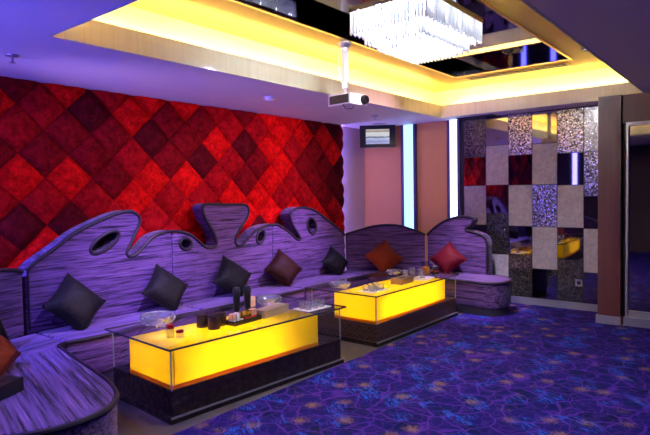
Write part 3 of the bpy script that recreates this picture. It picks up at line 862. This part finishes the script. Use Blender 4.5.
def mic(lab, x, y):
    t = thing('microphone', lab, 'microphone', (x, y, ZT+.001), 0, 'black microphones on the near table')
    obj('stand_foot', lathe(BM(), [(0,0),(.036,0),(.036,.008),(.024,.014),(0,.014)], 20), M['black'], t, smooth=True)
    obj('handle', lathe(BM(), [(0,.012),(.024,.012),(.026,.10),(.029,.19),(0,.19)], 18), M['black'], t, smooth=True)
    obj('grille_head', lathe(BM(), [(0,.188),(.028,.190),(.031,.205),(.031,.235),(.025,.255),(0,.262)], 18), mat('dark_mic_mesh', (.02,.02,.022), .55), t, smooth=True)
mic('upright black microphone, left one of two behind the black tray', 2.985, 3.335)
mic('upright black microphone, right one of two behind the black tray', 3.105, 3.335)
cg = thing('card_box', 'small upright cream and orange box left of the round crystal ashtray', 'box', (3.40, 3.60, ZT+.001), .1)
obj('carton', box(BM(), -.035, .035, -.015, .015, 0, .09), M['cig'], cg, bevel=.002, seg=1)
obj('lid_band', box(BM(), -.0355, .0355, -.0155, .0155, .066, .07), M['paper'], cg)
tb = thing('tissue_box', 'long taupe box on the right half of the near table', 'box', (3.275, 3.225, ZT+.001), .12)
obj('body', box(BM(), -.165, .165, -.055, .055, 0, .06), M['greybox'], tb, bevel=.004)
obj('lid', box(BM(), -.167, .167, -.057, .057, .056, .064), M['greybox'], tb, bevel=.002, seg=1)

def small_glass(name, lab, x, y, z, r=.028, h=.06, grp=None, kind='glass'):
    o = obj(name, lathe(BM(), [(0,0),(r*.8,0),(r,h),(r*.86,h),(r*.66,h*.22),(0,h*.22)], 12), M['cutglass'], None)
    o.location = (x, y, z); tag(o, lab, kind, grp); return o
def glass_cluster(cx, cy, rot, lab_napkin, where, grp):
    nk = obj('napkin', plate_bm(.30, .19), M['paper'], None)
    nk.location = (cx, cy, ZT+.001); nk.rotation_euler.z = rot; tag(nk, lab_napkin, 'napkin')
    ord_ = ['front left', 'front middle', 'front right', 'back left', 'back middle', 'back right']
    k = 0
    for row in (0, 1):
        for c in range(3):
            u, v = -.085+.085*c, -.035+.075*row
            x = cx+u*math.cos(rot)-v*math.sin(rot); y = cy+u*math.sin(rot)+v*math.cos(rot)
            small_glass('shot_glass', 'upturned crystal shot glass, %s of six on the white napkin of the %s table' % (ord_[k], where), x, y, ZT+.0055, .033, .058, grp)
            k += 1
def plate_bm(w, d):
    bm = BM(); box(bm, -w/2, w/2, -d/2, d/2, 0, .004)
    return bm
glass_cluster(3.66, 3.11, -.05, 'white napkin at the right front corner of the near table', 'near', 'shot glasses on the near table')
glass_cluster(4.69, 3.15, -.03, 'white napkin at the left front corner of the far table', 'far', 'shot glasses on the far table')
tb = thing('tissue_box', 'brown wooden tissue box in the middle of the far table', 'box', (5.24, 3.14, ZT+.001), .02)
obj('body', box(BM(), -.13, .13, -.07, .07, 0, .062), M['tissue'], tb, bevel=.004)
obj('slot_panel', box(BM(), -.06, .06, -.018, .018, .061, .0635), M['matteblack'], tb)
nk = obj('napkin', plate_bm(.30, .20), M['paper']); nk.location = (5.63, 3.11, ZT+.001); nk.rotation_euler.z = .15; tag(nk, 'white napkin on the far table under the tumblers', 'napkin')
def tumbler(lab, x, y, r, h, z=ZT+.001):
    t = thing('tumbler', lab, 'glass', (x, y, z), 0, 'tumblers on the far table')
    obj('glass', lathe(BM(), [(0,0),(r*.85,0),(r,h),(r*.93,h),(r*.78,.010),(0,.010)], 16), M['cutglass'], t, smooth=True)
    obj('thick_foot', lathe(BM(), [(0,.0005),(r*.7,.0005),(r*.7,.008),(0,.008)], 16), M['cutglass'], t)
tumbler('clear tumbler, leftmost of those beside the pitcher', 5.58, 3.30, .036, .10)
tumbler('clear tumbler behind the white napkin, second from the left', 5.70, 3.28, .040, .11)
tumbler('clear tumbler touching the pitcher on its left side', 5.80, 3.22, .036, .09)
tumbler('clear tumbler standing on the white napkin', 5.66, 3.12, .036, .085, ZT+.0055)
pt = thing('pitcher', 'glass pitcher of amber drink at the right end of the far table', 'pitcher', (5.92, 3.22, ZT+.001), -.7)
obj('body', lathe(BM(), [(0,0),(.055,0),(.062,.05),(.050,.13),(.055,.165),(.051,.165),(.046,.13),(.057,.05),(.050,.006),(0,.006)], 24), M['clearcup'], pt, smooth=True)
obj('drink', lathe(BM(), [(0,.008),(.048,.008),(.055,.05),(.049,.095),(0,.095)], 24), M['amber'], pt, smooth=True)
bm = BM(); tube(bm, [(.050,0,.15),(.085,0,.148),(.105,0,.12),(.10,0,.07),(.06,0,.04)], .008); obj('handle', bm, M['cutglass'], pt, smooth=True)
bm = BM(); tube(bm, [(-.050,0,.155),(-.075,0,.172)], [.018,.008]); obj('spout', bm, M['clearcup'], pt, smooth=True)
dk = thing('dice_cup', 'dark dice cup right of the pitcher on the far table', 'cup', (6.06, 3.17, ZT+.001))
obj('body', lathe(BM(), [(0,0),(.050,0),(.056,.03),(.052,.09),(.03,.108),(0,.112)], 24), mat('dark_plum_lacquer', (.03,.012,.03), .25), dk, smooth=True)
obj('band', lathe(BM(), [(.0525,.02),(.058,.03),(.057,.045),(.0525,.045)], 24), M['p_orange'], dk, smooth=True)

# ------------------------------------------------------------------ lights
def area(name, loc, target, sx_, sy_, col, W, spread=PI):
    l = bpy.data.lights.new(name, 'AREA'); l.shape = 'RECTANGLE'; l.size = sx_; l.size_y = sy_; l.color = col; l.energy = W; l.spread = spread
    o = bpy.data.objects.new(name, l); COL.objects.link(o); o.location = loc
    o.rotation_euler = (Vector(target)-Vector(loc)).to_track_quat('-Z', 'Y').to_euler()
    return o
def spot(name, loc, target, col, W, ang=60, blend=.6, r=.05):
    l = bpy.data.lights.new(name, 'SPOT'); l.color = col; l.energy = W; l.spot_size = math.radians(ang); l.spot_blend = blend; l.shadow_soft_size = r
    o = bpy.data.objects.new(name, l); COL.objects.link(o); o.location = loc
    o.rotation_euler = (Vector(target)-Vector(loc)).to_track_quat('-Z', 'Y').to_euler()
    return o
def left_strip(y, lab):
    r = thing('wall_light', lab, 'light', (XL, y, 0))
    obj('diffuser', box(BM(), 0, .03, -.06, .06, .3, ZC-.01), M['bluestrip'], r)
    for q in (-1, 1): obj('side_frame', box(BM(), 0, .05, q*.08-.02, q*.08+.02, .3, ZC-.01), M['bluefrm'], r)
M['bluestrip'] = glow('blue_wall_light', (.12, .11, 1), 22)
left_strip(4.02, 'tall blue light strip on the left wall, second from the red padding')
left_strip(4.72, 'tall blue light strip on the left wall next to the red padding')
def led_tube():
    bm = BM(); tube(bm, [(6.562, 4.985, .0), (6.562, 4.985, 2.5)], .006)
    o = obj('violet_light_tube', bm, M['violet'], smooth=True)
    tag(o, 'thin violet light tube along the right edge of the red wall padding', 'light tube')
M['violet'] = glow('violet_tube_glow', (.28, .18, 1), 130)
led_tube()
spot('sofa_fill', (6.1, 1.35, 2.50), (4.7, 4.95, 1.55), (1,.46,.68), 340, 46, .9)  # pair of added pink fills without fixtures, lighting the red wall
spot('sofa_fill', (4.5, 1.25, 2.50), (2.9, 4.95, 1.35), (.9,.40,.75), 75, 46, .9)
spot('seat_fill', (.2, 4.25, 2.45), (2.2, 4.35, .3), (.22,.18,1), 560, 56, .9)  # added blue fill without a fixture, brightens the left seats
spot('ceiling_fill', (-.8, 3.15, .9), (1.6, 3.9, 2.53), (.09,.08,1), 380, 80, .9)  # unseen blue uplight added to tint the left ceiling
spot('ceiling_fill', (-.8, 4.3, 1.5), (5.6, 4.2, 2.53), (.40,.25,1), 750, 30, .9)  # unseen violet fill added to tint the ceiling over the sofa
spot('seat_fill', (.4, 2.6, 2.5), (1.6, 3.5, .4), (.26,.22,1), 330, 75, .9)  # added blue fill without a fixture, brightens the chaise
spot('bench_fill', (2.9, 3.3, 2.62), (3.0, 4.35, .4), (.50,.36,1), 560, 62, .9)  # three added fills in the recess, no fixtures, brightening the seat tops
spot('bench_fill', (4.9, 3.3, 2.62), (5.0, 4.35, .4), (.56,.40,1), 540, 62, .9)
spot('bench_fill', (5.9, 2.7, 2.80), (6.5, 3.0, .4), (.78,.62,1), 560, 44, .9)
spot('corner_fill', (5.4, 2.4, 2.80), (7.26, 4.4, 1.7), (1,.66,.50), 35, 44, .9)  # added warm fill without a fixture, for the tan corner wall
spot('carpet_fill', (4.6, .5, 2.5), (4.9, 1.6, 0), (.48,.46,1), 75, 110, .8)  # two added fills below the ceiling, no fixtures, lighting the carpet
spot('carpet_fill', (2.4, .4, 2.5), (2.6, 1.6, 0), (.48,.46,1), 80, 110, .8)

w = bpy.data.worlds.new('World'); SC.world = w; w.use_nodes = True
w.node_tree.nodes['Background'].inputs[0].default_value = (.05,.03,.08,1)
w.node_tree.nodes['Background'].inputs[1].default_value = .2

# ------------------------------------------------------------------ camera
f, yaw, pit, rol = 550.8, math.radians(51.16), math.radians(-2.46), math.radians(-1.0)
fw = Vector((math.sin(yaw)*math.cos(pit), math.cos(yaw)*math.cos(pit), math.sin(pit)))
r0 = Vector((math.cos(yaw), -math.sin(yaw), 0)); u0 = r0.cross(fw)
rt_ = r0*math.cos(rol)+u0*math.sin(rol); up_ = rt_.cross(fw)
cd = bpy.data.cameras.new('Camera'); cd.sensor_width = 36; cd.lens = f/650*36; cd.clip_start = .02
cam = bpy.data.objects.new('Camera', cd); COL.objects.link(cam)
cam.matrix_world = Matrix.Translation((0, 0, 1.5)) @ Matrix((rt_, up_, -fw)).transposed().to_4x4()
SC.camera = cam
vs = SC.view_settings
vs.view_transform = 'Standard'; vs.look = 'None'; vs.gamma = 1; vs.use_curve_mapping = False; vs.exposure = 0
